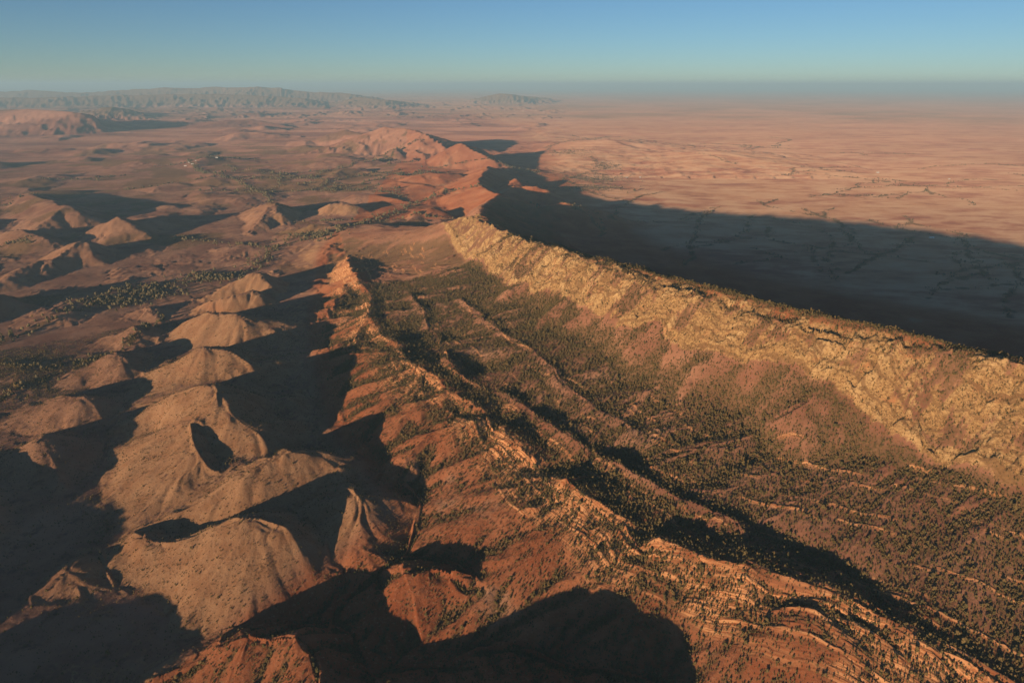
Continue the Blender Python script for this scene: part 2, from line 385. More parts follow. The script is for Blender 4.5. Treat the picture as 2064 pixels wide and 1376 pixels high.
H += pale * (RR < 4000) * (fbm(X, Y, 130, 3, 26) * 6 * sstep(.05, .3, np.hypot(gx, gy)))
vl = sstep(0, 60, sdH) * sstep(20, -20, sdB)
amp0 = amp0 * (1 - .3 * vl)
H += vl * near * fbm(X, Y, 260, 3, 25) * 4
for sc, am, k, rmax in ((150, 9.0, 21, 6000), (70, 4.4, 22, 4500), (33, 2.0, 23, 3000), (16, .8, 24, 2000)):
    sel = r_ < rmax
    hh, ax, ay = gully(X[sel], Y[sel], gx[sel], gy[sel], sc, am, k, .12, crz[sel])
    fade = amp0[sel] * (1 - sstep(rmax * .7, rmax, r_[sel]))
    if sc == 70: fade = fade * np.where(sdD[sel] < 0, .85, 1.0)
    if sc < 40: fade = fade * np.where(sdD[sel] < 0, .5, np.where(goldface[sel] > .5, 1.0, .6))
    H[sel] += hh * fade; gx[sel] += ax * fade * .8; gy[sel] += ay * fade * .8
sel = (r_ > 3500)
hh, ax, ay = gully(X[sel], Y[sel], gx[sel], gy[sel], 620, 10, 31, .3); H[sel] += hh * sstep(3500, 6000, r_[sel]) * sstep(20000, 13000, r_[sel])
sel = r_ > 14000; hh, ax, ay = gully(X[sel], Y[sel], gx[sel], gy[sel], 2100, 90, 33, .25, .7); H[sel] += hh * sstep(14000, 20000, r_[sel])
sel = (r_ < 3500) & (vl > 0)
hh, ax, ay = gully(X[sel], Y[sel], gx[sel], gy[sel], 190, 6, 29, .10, .7); H[sel] += hh * vl[sel] * sstep(20, 80, sdH[sel])
print('gully', time.time() - T0)

# sandstone slabs of the golden face: stepped blocks with open joints
detail = 1 - sstep(2600, 4200, r_)
ux = X * .82 + Y * .57; uy = -X * .57 + Y * .82          # across / along the strike
m = (goldface > .02) & (r_ < 4500)
xx, yy = X[m] + fbm(X[m], Y[m], 30, 2, 41) * 6, Y[m] + fbm(X[m], Y[m], 30, 2, 42) * 6
gu, gv = ux[m] + fbm(X[m], Y[m], 40, 3, 41) * 10, uy[m] + fbm(X[m], Y[m], 40, 3, 42) * 10
a1, a2, av = cells(gu * .5, gv * 1.0, 24, 51)
b1, b2, bv = cells(gu * .6, gv, 10, 61)
blk = (av - .5) * 11 + np.minimum(a2 - a1, .25) * 16 + (bv - .5) * 2.5 + np.minimum(b2 - b1, .3) * 3 - 4
patch = np.clip(.12 + sstep(-.42, .12, fbm(ux[m] * .4, uy[m], 34, 5, 44, .66) + .25 * fbm(X[m], Y[m], 120, 2, 48)), 0, 1)
ROCK = np.zeros(X.shape)
edge = np.exp(-((sdB[m] - 12) / 14) ** 2)
ROCK[m] = goldface[m] * np.clip(patch * .9 + edge * .95 * sstep(-.6, .1, fbm(X[m], Y[m], 50, 3, 45)), 0, 1)
H[m] += ROCK[m] * detail[m] * (vnoise(sdB[m] / 7, sB[m] / 130, 46) * 2.2 + vnoise(sdB[m] / 16, sB[m] / 200, 47) * 3.5)
BLK = np.zeros(X.shape); BLK[m] = (av * .6 + bv * .4)
H[m] += blk * ROCK[m] * .8 * detail[m] + edge * 7 * goldface[m]

# tilted beds: thin resistant ribs parallel to the strike of the hogback and the valley
sdw = sdH + fbm(X, Y, 150, 3, 71) * 7
vz = sstep(-150, -100, sdH) * sstep(15, -10, sdB) * (r_ < 3200)
ribs = np.zeros(X.shape); gate = sstep(.0, .35, fbm(X, Y, 110, 3, 72))
for s0, w, a, g in ((40, 2, 1.6, 1), (52, 1.8, 1.6, 1), (84, 2, 1.8, 1), (112, 2, 1.8, 1), (140, 2, 2.2, 1), (162, 2, 2.2, 1), (186, 2, 2.4, 1), (215, 2, 2.4, 1), (246, 2, 2.6, 1), (276, 2, 2.6, 1), (310, 2.4, 2.6, 1), (-60, 2.5, 2.2, 1), (-78, 2.5, 2, 1), (-96, 2.5, 1.8, 1), (-42, 3.0, 2.2, 0), (-30, 2.5, 3.0, 1), (-18, 2.5, 2.5, 0), (-8, 3, 2.5, 1), (14, 2, 1.5, 0), (62, 2.2, 2.6, 0), (70, 2, 2.0, 1), (96, 2.2, 1.6, 1),
                    (130, 2.5, 2.0, 1), (150, 3, 2.5, 1), (172, 3, 2.6, 1), (200, 3, 2.6, 1), (230, 3, 2.6, 1), (262, 3, 3, 1), (290, 3, 3, 1), (330, 3, 2.6, 1)):
    b = np.exp(-((sdw - s0) / w) ** 2)
    gk = (.75 if abs(s0) > 200 else 1) * sstep(.16, .5, fbm(X + s0 * 7, Y, 90, 2, int(80 + abs(s0)))) if g else sstep(-.5, .1, fbm(X, Y, 120, 2, 73))
    ribs += b * a * gk
ribs *= vz
H += ribs * (1 - sstep(2000, 3200, r_))
sdF, _, sF = field(FRONT, X, Y)
fr_ = sstep(-30, -12, sdF) * sstep(26, 14, sdF) * (np.abs(sdF) < 60) * (sF > 1)
hogrock = np.maximum(sstep(-130, -45, sdw) * sstep(12, 2, sdw), fr_) * (r_ < 3200)
st = vnoise(sdw / 2.6, sH / 60, 90) + .6 * vnoise(sdw / 1.3, sH / 25, 91)
H += hogrock * st * .9 * (1 - sstep(1400, 2200, r_))
H += fbm(X, Y, 14, 3, 95) * .9 * (1 - sstep(1800, 3000, r_)) + fbm(X, Y, 5, 2, 96) * .35 * (1 - sstep(900, 1500, r_))
print('detail', time.time() - T0)
gx, gy = grad(H)
SL = np.sqrt(gx * gx + gy * gy)

# ------------------------------------------------------------------ creek lines (photograph pixels on the flats)
CREEKS = [pl(*[(u, v, z) for u, v, z in [(a, b, c if a < 1060 else PLAIN_Z) for a, b, c in q]]) for q in (
    [(-40,705,2),(60,668,2),(150,632,2),(190,600,3),(250,583,3),(330,571,4),(440,562,8),(520,540,10),(545,505,12),(600,490,14),(660,482,16),(720,462,18),(760,440,20),(800,430,22),(835,410,22),(900,392,22),(980,398,22)],
    [(350,480,8),(400,487,8),(470,492,10),(545,505,12)],
    [(0,735,6),(80,742,8),(180,735,10),(260,700,12),(330,640,12)],
    [(0,800,14),(70,775,12),(120,760,12),(200,730,12)],
    [(380,330,4),(420,355,5),(480,368,6),(530,392,8),(548,408,9)],
    [(1230,275,0),(1150,292,0),(1100,305,0),(1120,318,0),(1190,328,0),(1215,340,0)],
    [(1250,338,0),(1180,352,0),(1130,368,0),(1160,378,0),(1270,385,0)],
    [(1110,350,0),(1170,366,0),(1230,376,0)],
    [(1445,418,0),(1412,440,0),(1400,480,0),(1390,500,0),(1395,520,0),(1380,540,0)],
    [(1512,436,0),(1504,465,0),(1480,482,0),(1440,490,0),(1395,500,0)],
    [(1550,455,0),(1545,475,0)], [(1520,498,0),(1560,512,0),(1590,520,0)],
    [(1840,475,0),(1800,505,0),(1765,515,0),(1740,530,0),(1705,548,0)], [(1700,465,0),(1740,500,0),(1770,515,0)],
    [(1930,470,0),(1955,510,0),(1980,545,0),(2000,560,0),(2070,570,0)], [(1980,545,0),(1940,558,0),(1890,548,0)],
    )]
rc = random.Random(5)
def wander(x, y, a, L, out, depth):
    p = [(x, y, 0.0)]; n = int(L / 90)
    for i in range(n):
        a += rc.gauss(0, .22); x += 90 * math.cos(a); y += 90 * math.sin(a); p.append((x, y, 0.0))
        if depth < 2 and rc.random() < .13: wander(x, y, a + rc.choice((-1, 1)) * rc.uniform(.4, .9), L * .45, out, depth + 1)
    if len(p) > 2: out.append(np.array(p))
TRIB = []
for k_ in range(9):
    t_ = k_ / 8; wander(500 + 2500 * t_ + rc.uniform(-100, 100), 4000 - 2300 * t_, math.radians(rc.uniform(20, 75)), rc.uniform(900, 2400), TRIB, 0)
for k_ in range(16): wander(rc.uniform(800, 6500), rc.uniform(5000, 11000), math.radians(rc.uniform(-20, 90)), rc.uniform(700, 2500), TRIB, 0)
for k_ in range(14): wander(rc.uniform(-4200, -700), rc.uniform(2600, 8000), math.radians(rc.uniform(0, 120)), rc.uniform(600, 1800), TRIB, 0)
NMAIN = len(CREEKS); CREEKS = CREEKS + TRIB
print('creeks', len(CREEKS))
creek = np.full(X.shape, 1e9)
for q in CREEKS:
    reach = 160
    m = (X > q[:, 0].min() - reach) & (X < q[:, 0].max() + reach) & (Y > q[:, 1].min() - reach) & (Y < q[:, 1].max() + reach)
    if m.any():
        wx = X[m] + fbm(X[m], Y[m], 80, 3, 101) * 28; wy = Y[m] + fbm(X[m], Y[m], 80, 3, 102) * 28
        creek[m] = np.minimum(creek[m], np.abs(field(q, wx, wy)[0]))

# ------------------------------------------------------------------ surface masks for the materials
lap = np.zeros(X.shape)
def curv(H, n):
    out = np.zeros(H.shape)
    out[n:-n, n:-n] = (H[2*n:, n:-n] + H[:-2*n, n:-n] + H[n:-n, 2*n:] + H[n:-n, :-2*n]) / 4 - H[n:-n, n:-n]
    return out
cv = curv(H, 10) + curv(H, 5)
cvn = np.clip(cv / 4.0, -1, 1)                  # + in hollows
n1 = fbm(X, Y, 260, 5, 111); n2 = fbm(X, Y, 60, 4, 112); n3 = fbm(X, Y, 1400, 5, 113)
valley = sstep(-160, -60, sdH) * sstep(20, -20, sdB) * (r_ < 4200)
back = sstep(12, 45, sdC) * (Y < 4500)
scrub = np.clip(valley * (.64 + .18 * n2 + .24 * cvn + .20 * n1), 0, 1)
scrub = np.maximum(scrub, goldface * (1 - ROCK) * .8)
scrub = np.maximum(scrub, back * sstep(650, 300, np.abs(sdC)) * (.7 + .3 * n2))
midslope = sstep(0, 40, sdD) * sstep(-60, -140, sdH) * (r_ < 4200)
scrub = np.maximum(scrub, midslope * np.clip(.44 + .5 * cvn + .4 * n1, 0, 1))
north = sstep(0, 60, sdD) * sstep(20, -20, sdB) * (r_ > 2000) * sstep(4400, 3600, r_)
scrub = np.maximum(scrub, north * np.clip(.42 + .3 * n2 + .3 * n1 + .4 * cvn, 0, 1))
scrub = np.maximum(scrub, sstep(0, -200, sdD) * (r_ > 3000) * sstep(15000, 9000, r_) * sstep(-.1, .35, n1 + .5 * n3) * .8)
leftflat = sstep(0, -60, sdD) * sstep(.28, .1, SL)
scrub = np.maximum(scrub, leftflat * np.clip(.25 + .6 * n1 + .2 * n2, 0, 1) * (r_ < 3800))
scrub = np.maximum(scrub, np.exp(-(creek / 22) ** 2) * sstep(-.35, .2, n2))
scrub = np.maximum(scrub, np.clip(sstep(15000, 21000, r_) * (.5 + .35 * n3) + sstep(15000, 18000, r_) * sstep(60, 220, H), 0, 1.3))
LOW = sstep(10, -60, sdD) * (1 - sstep(9000, 14000, r_) * .5) * (X < 1500)
PALE = sstep(-10, -60, sdD) * sstep(.10, .26, SL) * (r_ < 4800)
# the outer row of hills is redder
LROW = pl((560,440,0),(420,560,0),(330,680,0),(285,790,0),(225,930,0),(190,1100,0),(120,1376,0))
sdL, _, _ = field(LROW, X, Y)
PALE *= .35 + .65 * sstep(-60, 40, sdL)
n4 = fbm(X * .35, Y, 300, 5, 114)
PB = pl((2900,900,0),(2100,640,0),(1600,545,0),(1330,480,0),(1180,420,0),(1110,370,0),(1080,320,0),(1080,290,0),(980,250,0),(850,222,0),(500,198,0),(-600,188,0))
sdP, _, _ = field(PB, X, Y)
PLAIN = sstep(-40, 60 + r_ * .05, -sdP + fbm(X, Y, 900, 4, 115) * r_ * .05)
print('masks', time.time() - T0)

# ------------------------------------------------------------------ materials
def mat(name):
    m = bpy.data.materials.new(name); m.use_nodes = True
    nt = m.node_tree; nt.nodes.clear()
    out = nt.nodes.new('ShaderNodeOutputMaterial'); return m, nt, out
class Nodes:
    def __init__(s, nt): s.nt = nt
    def n(s, t, **k):
        x = s.nt.nodes.new(t)
        for a, b in k.items(): setattr(x, a, b)
        return x
    def l(s, a, b): s.nt.links.new(a, b)
    def val(s, sock, v):
        if isinstance(v, (int, float)): sock.default_value = v
        elif isinstance(v, tuple): sock.default_value = (*v, 1.0) if len(v) == 3 else v
        else: s.l(v, sock)
    def attr(s, name): return s.n('ShaderNodeAttribute', attribute_name=name).outputs['Fac']
    def noise(s, scale, detail=5, rough=.6, vec=None, lac=2.0):
        x = s.n('ShaderNodeTexNoise'); x.inputs['Scale'].default_value = scale; x.inputs['Detail'].default_value = detail
        x.inputs['Roughness'].default_value = rough; x.inputs['Lacunarity'].default_value = lac
        s.l(vec or s.pos, x.inputs['Vector']); return x.outputs['Fac']
    def ramp(s, f, a, b, lo=0.0, hi=1.0):
        x = s.n('ShaderNodeMapRange', interpolation_type='SMOOTHSTEP'); s.val(x.inputs[0], f)
        x.inputs[1].default_value = a; x.inputs[2].default_value = b; x.inputs[3].default_value = lo; x.inputs[4].default_value = hi
        return x.outputs[0]
    def mix(s, f, a, b, blend='MIX'):
        x = s.n('ShaderNodeMix', data_type='RGBA', blend_type=blend); s.val(x.inputs[0], f); s.val(x.inputs[6], a); s.val(x.inputs[7], b)
        return x.outputs[2]
    def math(s, op, a, b=0.0, c=0.0):
        x = s.n('ShaderNodeMath', operation=op); s.val(x.inputs[0], a); s.val(x.inputs[1], b); s.val(x.inputs[2], c); return x.outputs[0]

gm, nt, out = mat('weathered_ground'); g = Nodes(nt)
g.pos = g.n('ShaderNodeNewGeometry').outputs['Position']
rock, scr, pal, plain, bed, blk_, far_ = (g.attr(a) for a in ('rock', 'scrub', 'pale', 'plain', 'bed', 'block', 'far'))
nA = g.noise(.006, 8, .62); nB = g.noise(.03, 7, .65); nC = g.noise(.22, 6, .7); nD = g.noise(.9, 4, .7)
red = g.mix(g.ramp(nA, .35, .65), (.26, .083, .036), (.36, .145, .070))
red = g.mix(g.ramp(nC, .52, .72), red, (.40, .21, .12))
red = g.mix(g.ramp(nB, .58, .75), red, (.16, .065, .036))
red = g.mix(g.ramp(nA, .6, .72), red, (.36, .20, .12))
palec = g.mix(g.ramp(nB, .35, .7), (.37, .215, .118), (.29, .150, .078))
palec = g.mix(g.ramp(nC, .5, .75), palec, (.21, .11, .06))
palec = g.mix(g.ramp(nA, .55, .75), palec, (.36, .18, .095))
mp = g.n('ShaderNodeMapping'); mp.inputs['Scale'].default_value = (.5, 1, 1); mp.inputs['Rotation'].default_value = (0, 0, .15); g.l(g.pos, mp.inputs[0])
nP = g.noise(.0016, 9, .62, mp.outputs[0]); nQ = g.noise(.006, 8, .7, mp.outputs[0])
plc = g.mix(g.ramp(nP, .38, .62), (.32, .13, .078), (.43, .225, .125))
plc = g.mix(g.ramp(nQ, .52, .72), plc, (.23, .105, .075))
plc = g.mix(g.ramp(nQ, .60, .38), plc, (.50, .31, .19))
lowc = g.mix(g.ramp(nA, .35, .65), (.20, .105, .075), (.33, .19, .125))
lowc = g.mix(g.ramp(nB, .52, .7), lowc, (.13, .078, .058))
lowc = g.mix(g.ramp(nC, .55, .75), lowc, (.30, .15, .095))
col = g.mix(g.math('MULTIPLY', g.attr('low'), .85), red, lowc)
col = g.mix(pal, col, palec)
col = g.mix(plain, col, plc)
# far country turns to dull scrub and red earth
farc = g.mix(g.ramp(g.noise(.0007, 9, .68, mp.outputs[0]), .42, .60), (.20, .085, .06), (.42, .21, .14))
col = g.mix(g.math('MULTIPLY', far_, .85), col, farc)
scol = g.mix(g.ramp(nC, .4, .65), (.115, .075, .036), (.19, .110, .055))
sf = g.math('MULTIPLY', g.ramp(g.math('ADD', g.math('MULTIPLY', nD, .5), g.math('MULTIPLY', nC, .5)), .42, .56), scr)
sf2 = g.ramp(g.math('ADD', scr, g.math('MULTIPLY', g.math('SUBTRACT', nC, .5), 1.6)), .30, .85)
col = g.mix(g.math('MULTIPLY', sf2, .82), col, scol)
# banded beds
bed_n = g.n('ShaderNodeTexNoise', noise_dimensions='2D'); 
cmb = g.n('ShaderNodeCombineXYZ'); g.l(g.math('MULTIPLY', g.attr('strike'), .42), cmb.inputs[0]); g.l(g.math('MULTIPLY', g.attr('along'), .02), cmb.inputs[1])
g.l(cmb.outputs[0], bed_n.inputs['Vector']); bed_n.inputs['Scale'].default_value = 1.0; bed_n.inputs['Detail'].default_value = 5; bed_n.inputs['Roughness'].default_value = .7
bedc = g.mix(g.ramp(bed_n.outputs['Fac'], .38, .62), (.34, .125, .05), (.66, .36, .17))
bedc = g.mix(g.ramp(nC, .55, .7), bedc, (.48, .17, .06))
col = g.mix(g.math('MULTIPLY', bed, g.ramp(g.math('ADD', nC, g.math('MULTIPLY', bed_n.outputs['Fac'], .6)), .55, .82, .35, 1.0)), col, bedc)
# golden sandstone
rk = g.mix(g.ramp(nC, .35, .65), (.44, .28, .122), (.26, .145, .066))
nE = g.noise(.11, 6, .75)
rk = g.mix(g.ramp(blk_, .4, .95, 0, .8), rk, (.52, .35, .17), 'MIX')
rk = g.mix(g.ramp(nE, .50, .64, 0, .8), rk, (.15, .088, .042))
rk = g.mix(g.ramp(nB, .55, .72), rk, (.40, .19, .085))
ledge = g.n('ShaderNodeTexNoise', noise_dimensions='2D'); cm2 = g.n('ShaderNodeCombineXYZ'); g.l(g.math('MULTIPLY', g.attr('basal'), .11), cm2.inputs[0]); g.l(g.math('MULTIPLY', g.attr('along'), .012), cm2.inputs[1])
g.l(cm2.outputs[0], ledge.inputs['Vector']); ledge.inputs['Scale'].default_value = 1.0; ledge.inputs['Detail'].default_value = 4
rk = g.mix(g.ramp(ledge.outputs['Fac'], .50, .62, 0, .75), rk, (.19, .105, .05))
vor = g.n('ShaderNodeTexVoronoi', feature='DISTANCE_TO_EDGE'); vor.inputs['Scale'].default_value = .09; g.l(g.pos, vor.inputs['Vector'])
rk = g.mix(g.ramp(vor.outputs['Distance'], .06, .0, 0, .55), rk, (.15, .08, .035))
rf = g.ramp(g.math('ADD', rock, g.math('MULTIPLY', g.math('SUBTRACT', g.math('ADD', nC, g.math('MULTIPLY', nD, .5)), .75), 1.5)), .28, .62)
col = g.mix(g.math('MULTIPLY', rf, g.ramp(rock, .02, .2)), col, rk)
bump = g.n('ShaderNodeBump'); bump.inputs['Strength'].default_value = .8; bump.inputs['Distance'].default_value = 1.6
g.l(g.math('ADD', g.math('MULTIPLY', nC, 1.2), g.math('MULTIPLY', nD, .5)), bump.inputs['Height'])
df = g.n('ShaderNodeBsdfDiffuse'); df.inputs['Roughness'].default_value = 1.0
g.l(col, df.inputs[0]); g.l(bump.outputs[0], df.inputs['Normal']); g.l(df.outputs[0], out.inputs[0])

# ------------------------------------------------------------------ terrain objects, one mesh sheet cut along its natural borders
Z = np.zeros(X.shape, np.int32)
Z[:] = 0                                                           # lowland
zn = fbm(X, Y, 60, 3, 121) * 10
GOLDZ = (sdB + zn > 0) & (np.abs(sdB) < 900) & (PLAIN < .3) & (Y < 3800) & (sdC > -700)
far = r_ > 5200
Z[PLAIN > .5] = 1
Z[GOLDZ] = 2
HZ = (sdD + zn > 0) & (sdB + zn <= 0) & (sdC < 0) & (r_ < 3600) & (Y > 0)
Z[HZ] = 3
PZ = (sdD + zn <= 0) & (sdL > 0) & (r_ < 3400) & (Y > 0)
Z[PZ] = 4
Z[(r_ > 16000)] = 5
Z[(r_ > 5200) & (r_ <= 16000) & (H > 45) & (X < 1500)] = 6

co = np.empty((NR * NT, 3), np.float32); co[:, 0] = X.ravel(); co[:, 1] = Y.ravel(); co[:, 2] = H.ravel()
# vertex normals from the whole sheet
nx, ny = -gx, -gy; nl = np.sqrt(nx * nx + ny * ny + 1)
NRM = np.stack([nx / nl, ny / nl, 1 / nl], -1).reshape(-1, 3).astype(np.float32)
ii, jj = np.meshgrid(np.arange(1, NR - 1), np.arange(NT - 1), indexing='ij')
ii = ii.ravel(); jj = jj.ravel()
quads = np.stack([ii * NT + jj, ii * NT + jj + 1, (ii + 1) * NT + jj + 1, (ii + 1) * NT + jj], -1)
qz = Z.ravel()[ii * NT + jj]
UP = sstep(20, 110, sdH) * sstep(30, -10, sdC) * (r_ < 4200)
ATT = dict(low=np.maximum(LOW * (1 - PLAIN), UP * .75), rock=ROCK, scrub=scrub, pale=PALE, plain=PLAIN * (1 - sstep(9000, 15000, r_) * .3),
           bed=np.clip(hogrock * sstep(-.5, .1, fbm(X, Y, 70, 3, 131)) + np.clip(ribs / 1.5, 0, 1), 0, 1), block=BLK, far=sstep(5500, 11000, r_) * (1 - PLAIN * .7),
           strike=sdw, along=sH, basal=np.clip(sdB, -500, 500))
def sheet(name, sel, label):
    q = quads[sel]
    if len(q) == 0: return
    used, inv = np.unique(q.ravel(), return_inverse=True)
    me = bpy.data.meshes.new(name)
    me.vertices.add(len(used)); me.vertices.foreach_set('co', co[used].ravel())
    me.loops.add(len(inv)); me.loops.foreach_set('vertex_index', inv.astype(np.int32))
    me.polygons.add(len(q)); me.polygons.foreach_set('loop_start', np.arange(0, len(inv), 4, dtype=np.int32))
    me.polygons.foreach_set('loop_total', np.full(len(q), 4, np.int32))
    me.polygons.foreach_set('use_smooth', np.ones(len(q), bool))
    me.update(calc_edges=True)
    me.normals_split_custom_set_from_vertices(NRM[used])
    for a, v in ATT.items():
        at_ = me.attributes.new(a, 'FLOAT', 'POINT'); at_.data.foreach_set('value', v.ravel()[used].astype(np.float32))
    me.materials.append(gm)
    o = bpy.data.objects.new(name, me); COL.objects.link(o); o['kind'] = 'structure'; o['label'] = label
    return o
sheet('terrain', qz == 0, 'reddish brown lowland with low hills left of the ridges')
sheet('plain', qz == 1, 'wide pink orange desert plain right of the golden ridge')
sheet('sandstone_ridge', qz == 2, 'long golden sandstone ridge running from centre to right edge')
sheet('hogback_ridge', qz == 3, 'red banded hogback and scrubby valley below the golden ridge')
sheet('pale_hills', qz == 4, 'chain of pale rounded grassy hills on the left foreground')
sheet('horizon_land', qz == 5, 'hazy blue land and ranges near the horizon')
sheet('distant_hills', qz == 6, 'distant sunlit hills beyond the golden ridge')

hz = bpy.data.meshes.new('haze')
hx, hy0, hy1, z0, z1 = 360000.0, -360000.0, 360000.0, float(H.min()) - 2.0, 1050.0
hv = [(x, y, z) for z in (z0, z1) for x, y in ((-hx, hy0), (hx, hy0), (hx, hy1), (-hx, hy1))]
hz.from_pydata(hv, [], [(3,2,1,0),(4,5,6,7),(0,1,5,4),(1,2,6,5),(2,3,7,6),(3,0,4,7)])
ho = bpy.data.objects.new('haze', hz); COL.objects.link(ho); ho['kind'] = 'stuff'; ho['label'] = 'thin pale blue haze lying over the whole land'
hm, nt, out = mat('haze_air'); pv = nt.nodes.new('ShaderNodeVolumePrincipled')
pv.inputs['Color'].default_value = (.46, .74, .92, 1); pv.inputs['Density'].default_value = HAZE; pv.inputs['Anisotropy'].default_value = 0.0
nt.links.new(pv.outputs[0], out.inputs['Volume']); hz.materials.append(hm)
print('mesh', time.time() - T0)

# ------------------------------------------------------------------ trees
def sample(A, x, y):
    """value of a sheet attribute at world x, y"""
    r = np.hypot(x, y); t = np.arctan2(x, y)
    fi = np.interp(r, rs, np.arange(NR)); fj = np.interp(t, th, np.arange(NT_))
    i = np.minimum(fi.astype(int), NR - 2); j = np.minimum(fj.astype(int), NT_ - 2); a = fi - i; b = fj - j
    return (A[i, j] * (1 - a) * (1 - b) + A[i + 1, j] * a * (1 - b) + A[i, j + 1] * (1 - a) * b + A[i + 1, j + 1] * a * b)
NT_ = len(th)
def inview(x, y, z, m=0):
    dy_ = y * CP - (z - CAM_Z) * SP; up = y * SP + (z - CAM_Z) * CP
    u = 1032 + FPX * x / dy_; v = 688 - FPX * up / dy_
    return u, v, (dy_ > 0) & (u > -m) & (u < 2064 + m) & (v > -m) & (v < 1376 + m)

leafm, nt, out = mat('dark_olive_leaves'); g = Nodes(nt); g.pos = g.n('ShaderNodeNewGeometry').outputs['Position']
oi = g.n('ShaderNodeObjectInfo')
c = g.mix(oi.outputs['Random'], (.11, .090, .038), (.24, .155, .065)); c = g.mix(g.ramp(g.noise(1.2, 3, .6), .4, .65), c, (.055, .050, .022))
df = g.n('ShaderNodeBsdfDiffuse'); g.l(c, df.inputs[0]); g.l(df.outputs[0], out.inputs[0])
gumm, nt, out = mat('grey_green_gum_leaves'); g = Nodes(nt); oi = g.n('ShaderNodeObjectInfo')
c = g.mix(oi.outputs['Random'], (.10, .085, .045), (.19, .15, .08)); df = g.n('ShaderNodeBsdfDiffuse'); g.l(c, df.inputs[0]); g.l(df.outputs[0], out.inputs[0])
barkm, nt, out = mat('grey_brown_bark'); g = Nodes(nt); g.pos = g.n('ShaderNodeNewGeometry').outputs['Position']
df = g.n('ShaderNodeBsdfDiffuse'); g.l(g.mix(g.noise(3, 3), (.10, .06, .035), (.2, .13, .08)), df.inputs[0]); g.l(df.outputs[0], out.inputs[0])

import bmesh
def crown_mesh(name, w, h, clumps, seed, leaf, stem=False):
    """a crown made of separate ragged leaf clumps round the limbs, gaps between them"""
    rd = random.Random(seed); bm = bmesh.new()
    if stem: trunk_into(bm, w, h, seed)
    for k in range(clumps):
        a = rd.uniform(0, 6.28); t = rd.uniform(.12, 1.0); rad = w * .5 * (1 - .55 * t ** 1.6) * rd.uniform(.25, .75)
        cx, cy, cz = rad * math.cos(a), rad * math.sin(a), h * (.22 + .66 * t)
        s = w * rd.uniform(.17, .30)
        r0 = bmesh.ops.create_icosphere(bm, subdivisions=1, radius=s)
        for vtx in r0['verts']:
            q = rd.uniform(.55, 1.3); vtx.co = (cx + vtx.co.x * q, cy + vtx.co.y * q, cz + vtx.co.z * q * rd.uniform(.8, 1.3))
    bmesh.ops.delete(bm, geom=[f for f in bm.faces if f.calc_center_median().z < h * .2 and not stem], context='FACES')
    me = bpy.data.meshes.new(name); bm.to_mesh(me); bm.free()
    me.materials.append(leaf)
    if stem:
        me.materials.append(barkm)
        n0 = STEMF[0]
        for i, p in enumerate(me.polygons):
            if i < n0: p.material_index = 1
    return me
STEMF = [0]
def trunk_into(bm, w, h, seed):
    rd = random.Random(seed + 99)
    def limb(a, b, ra, rb):
        ring = []
        for p, r in ((a, ra), (b, rb)):
            ring.append([bm.verts.new((p[0] + r * math.cos(q), p[1] + r * math.sin(q), p[2])) for q in (0, 1.257, 2.513, 3.77, 5.027)])
        for i in range(5): bm.faces.new((ring[0][i], ring[0][(i + 1) % 5], ring[1][(i + 1) % 5], ring[1][i]))
    top = (w * rd.uniform(-.05, .05), w * rd.uniform(-.05, .05), h * .5)
    limb((0, 0, -.6), top, .05 * w, .03 * w)
    for k in range(3):
        a = k * 2.1 + rd.uniform(0, 1); limb(top if k else (0, 0, h * .3), (w * .25 * math.cos(a), w * .25 * math.sin(a), h * .72), .03 * w, .012 * w)
    STEMF[0] = len(bm.faces)
def trunk_mesh(name, w, h, seed):
    bm = bmesh.new(); trunk_into(bm, w, h, seed); me = bpy.data.meshes.new(name); bm.to_mesh(me); bm.free(); me.materials.append(barkm); return me

# candidate points over the slopes, thinned by the scrub mask
def scatter(n, r0, r1, amax, power=1.0):
    t = rng.uniform(-amax, amax, n); q = rng.uniform(0, 1, n)
    r = np.exp(np.log(r0) + q * (np.log(r1) - np.log(r0))) if power == 0 else (r0 ** (2 * power) + q * (r1 ** (2 * power) - r0 ** (2 * power))) ** (1 / (2 * power))
    return r * np.sin(t), r * np.cos(t)
pts = []
x, y = scatter(1000000, 560, 2600, math.radians(46)); dn = sample(scrub, x, y); rk_ = sample(ROCK, x, y)
dens = np.clip(dn * 1.25 - .15, 0, 1) ** 1.5 * (1 - .8 * rk_) + .22 * rk_ * (fbm(x, y, 40, 3, 150) > .05)
k = rng.uniform(0, 1, len(x)) < dens * .62 + .02
pts.append((x[k], y[k], np.zeros(k.sum())))
# sparse lone shrubs everywhere on the red slopes
k = (rng.uniform(0, 1, len(x)) < .035 * (sample(PALE, x, y) < .4))
pts.append((x[k], y[k], np.zeros(k.sum())))
x, y = scatter(160000, 2600, 6000, math.radians(47)); dn = sample(scrub, x, y) * (1 - .8 * sample(ROCK, x, y))
k = rng.uniform(0, 1, len(x)) < np.clip(dn * 1.2 - .3, 0, 1) * .25
pts.append((x[k], y[k], np.zeros(k.sum())))
# low tufts and bushes on the pale slopes
x, y = scatter(260000, 560, 2200, math.radians(46)); pl_ = sample(PALE, x, y)
k = (rng.uniform(0, 1, len(x)) < .38 * pl_ * (.35 + .65 * (fbm(x, y, 50, 3, 151) > .0))) | (rng.uniform(0, 1, len(x)) < .28 * (pl_ < .4) * (sample(sdD, x, y) > 0) + .08 * (pl_ < .4))
pts.append((x[k], y[k], np.full(k.sum(), -1.0)))
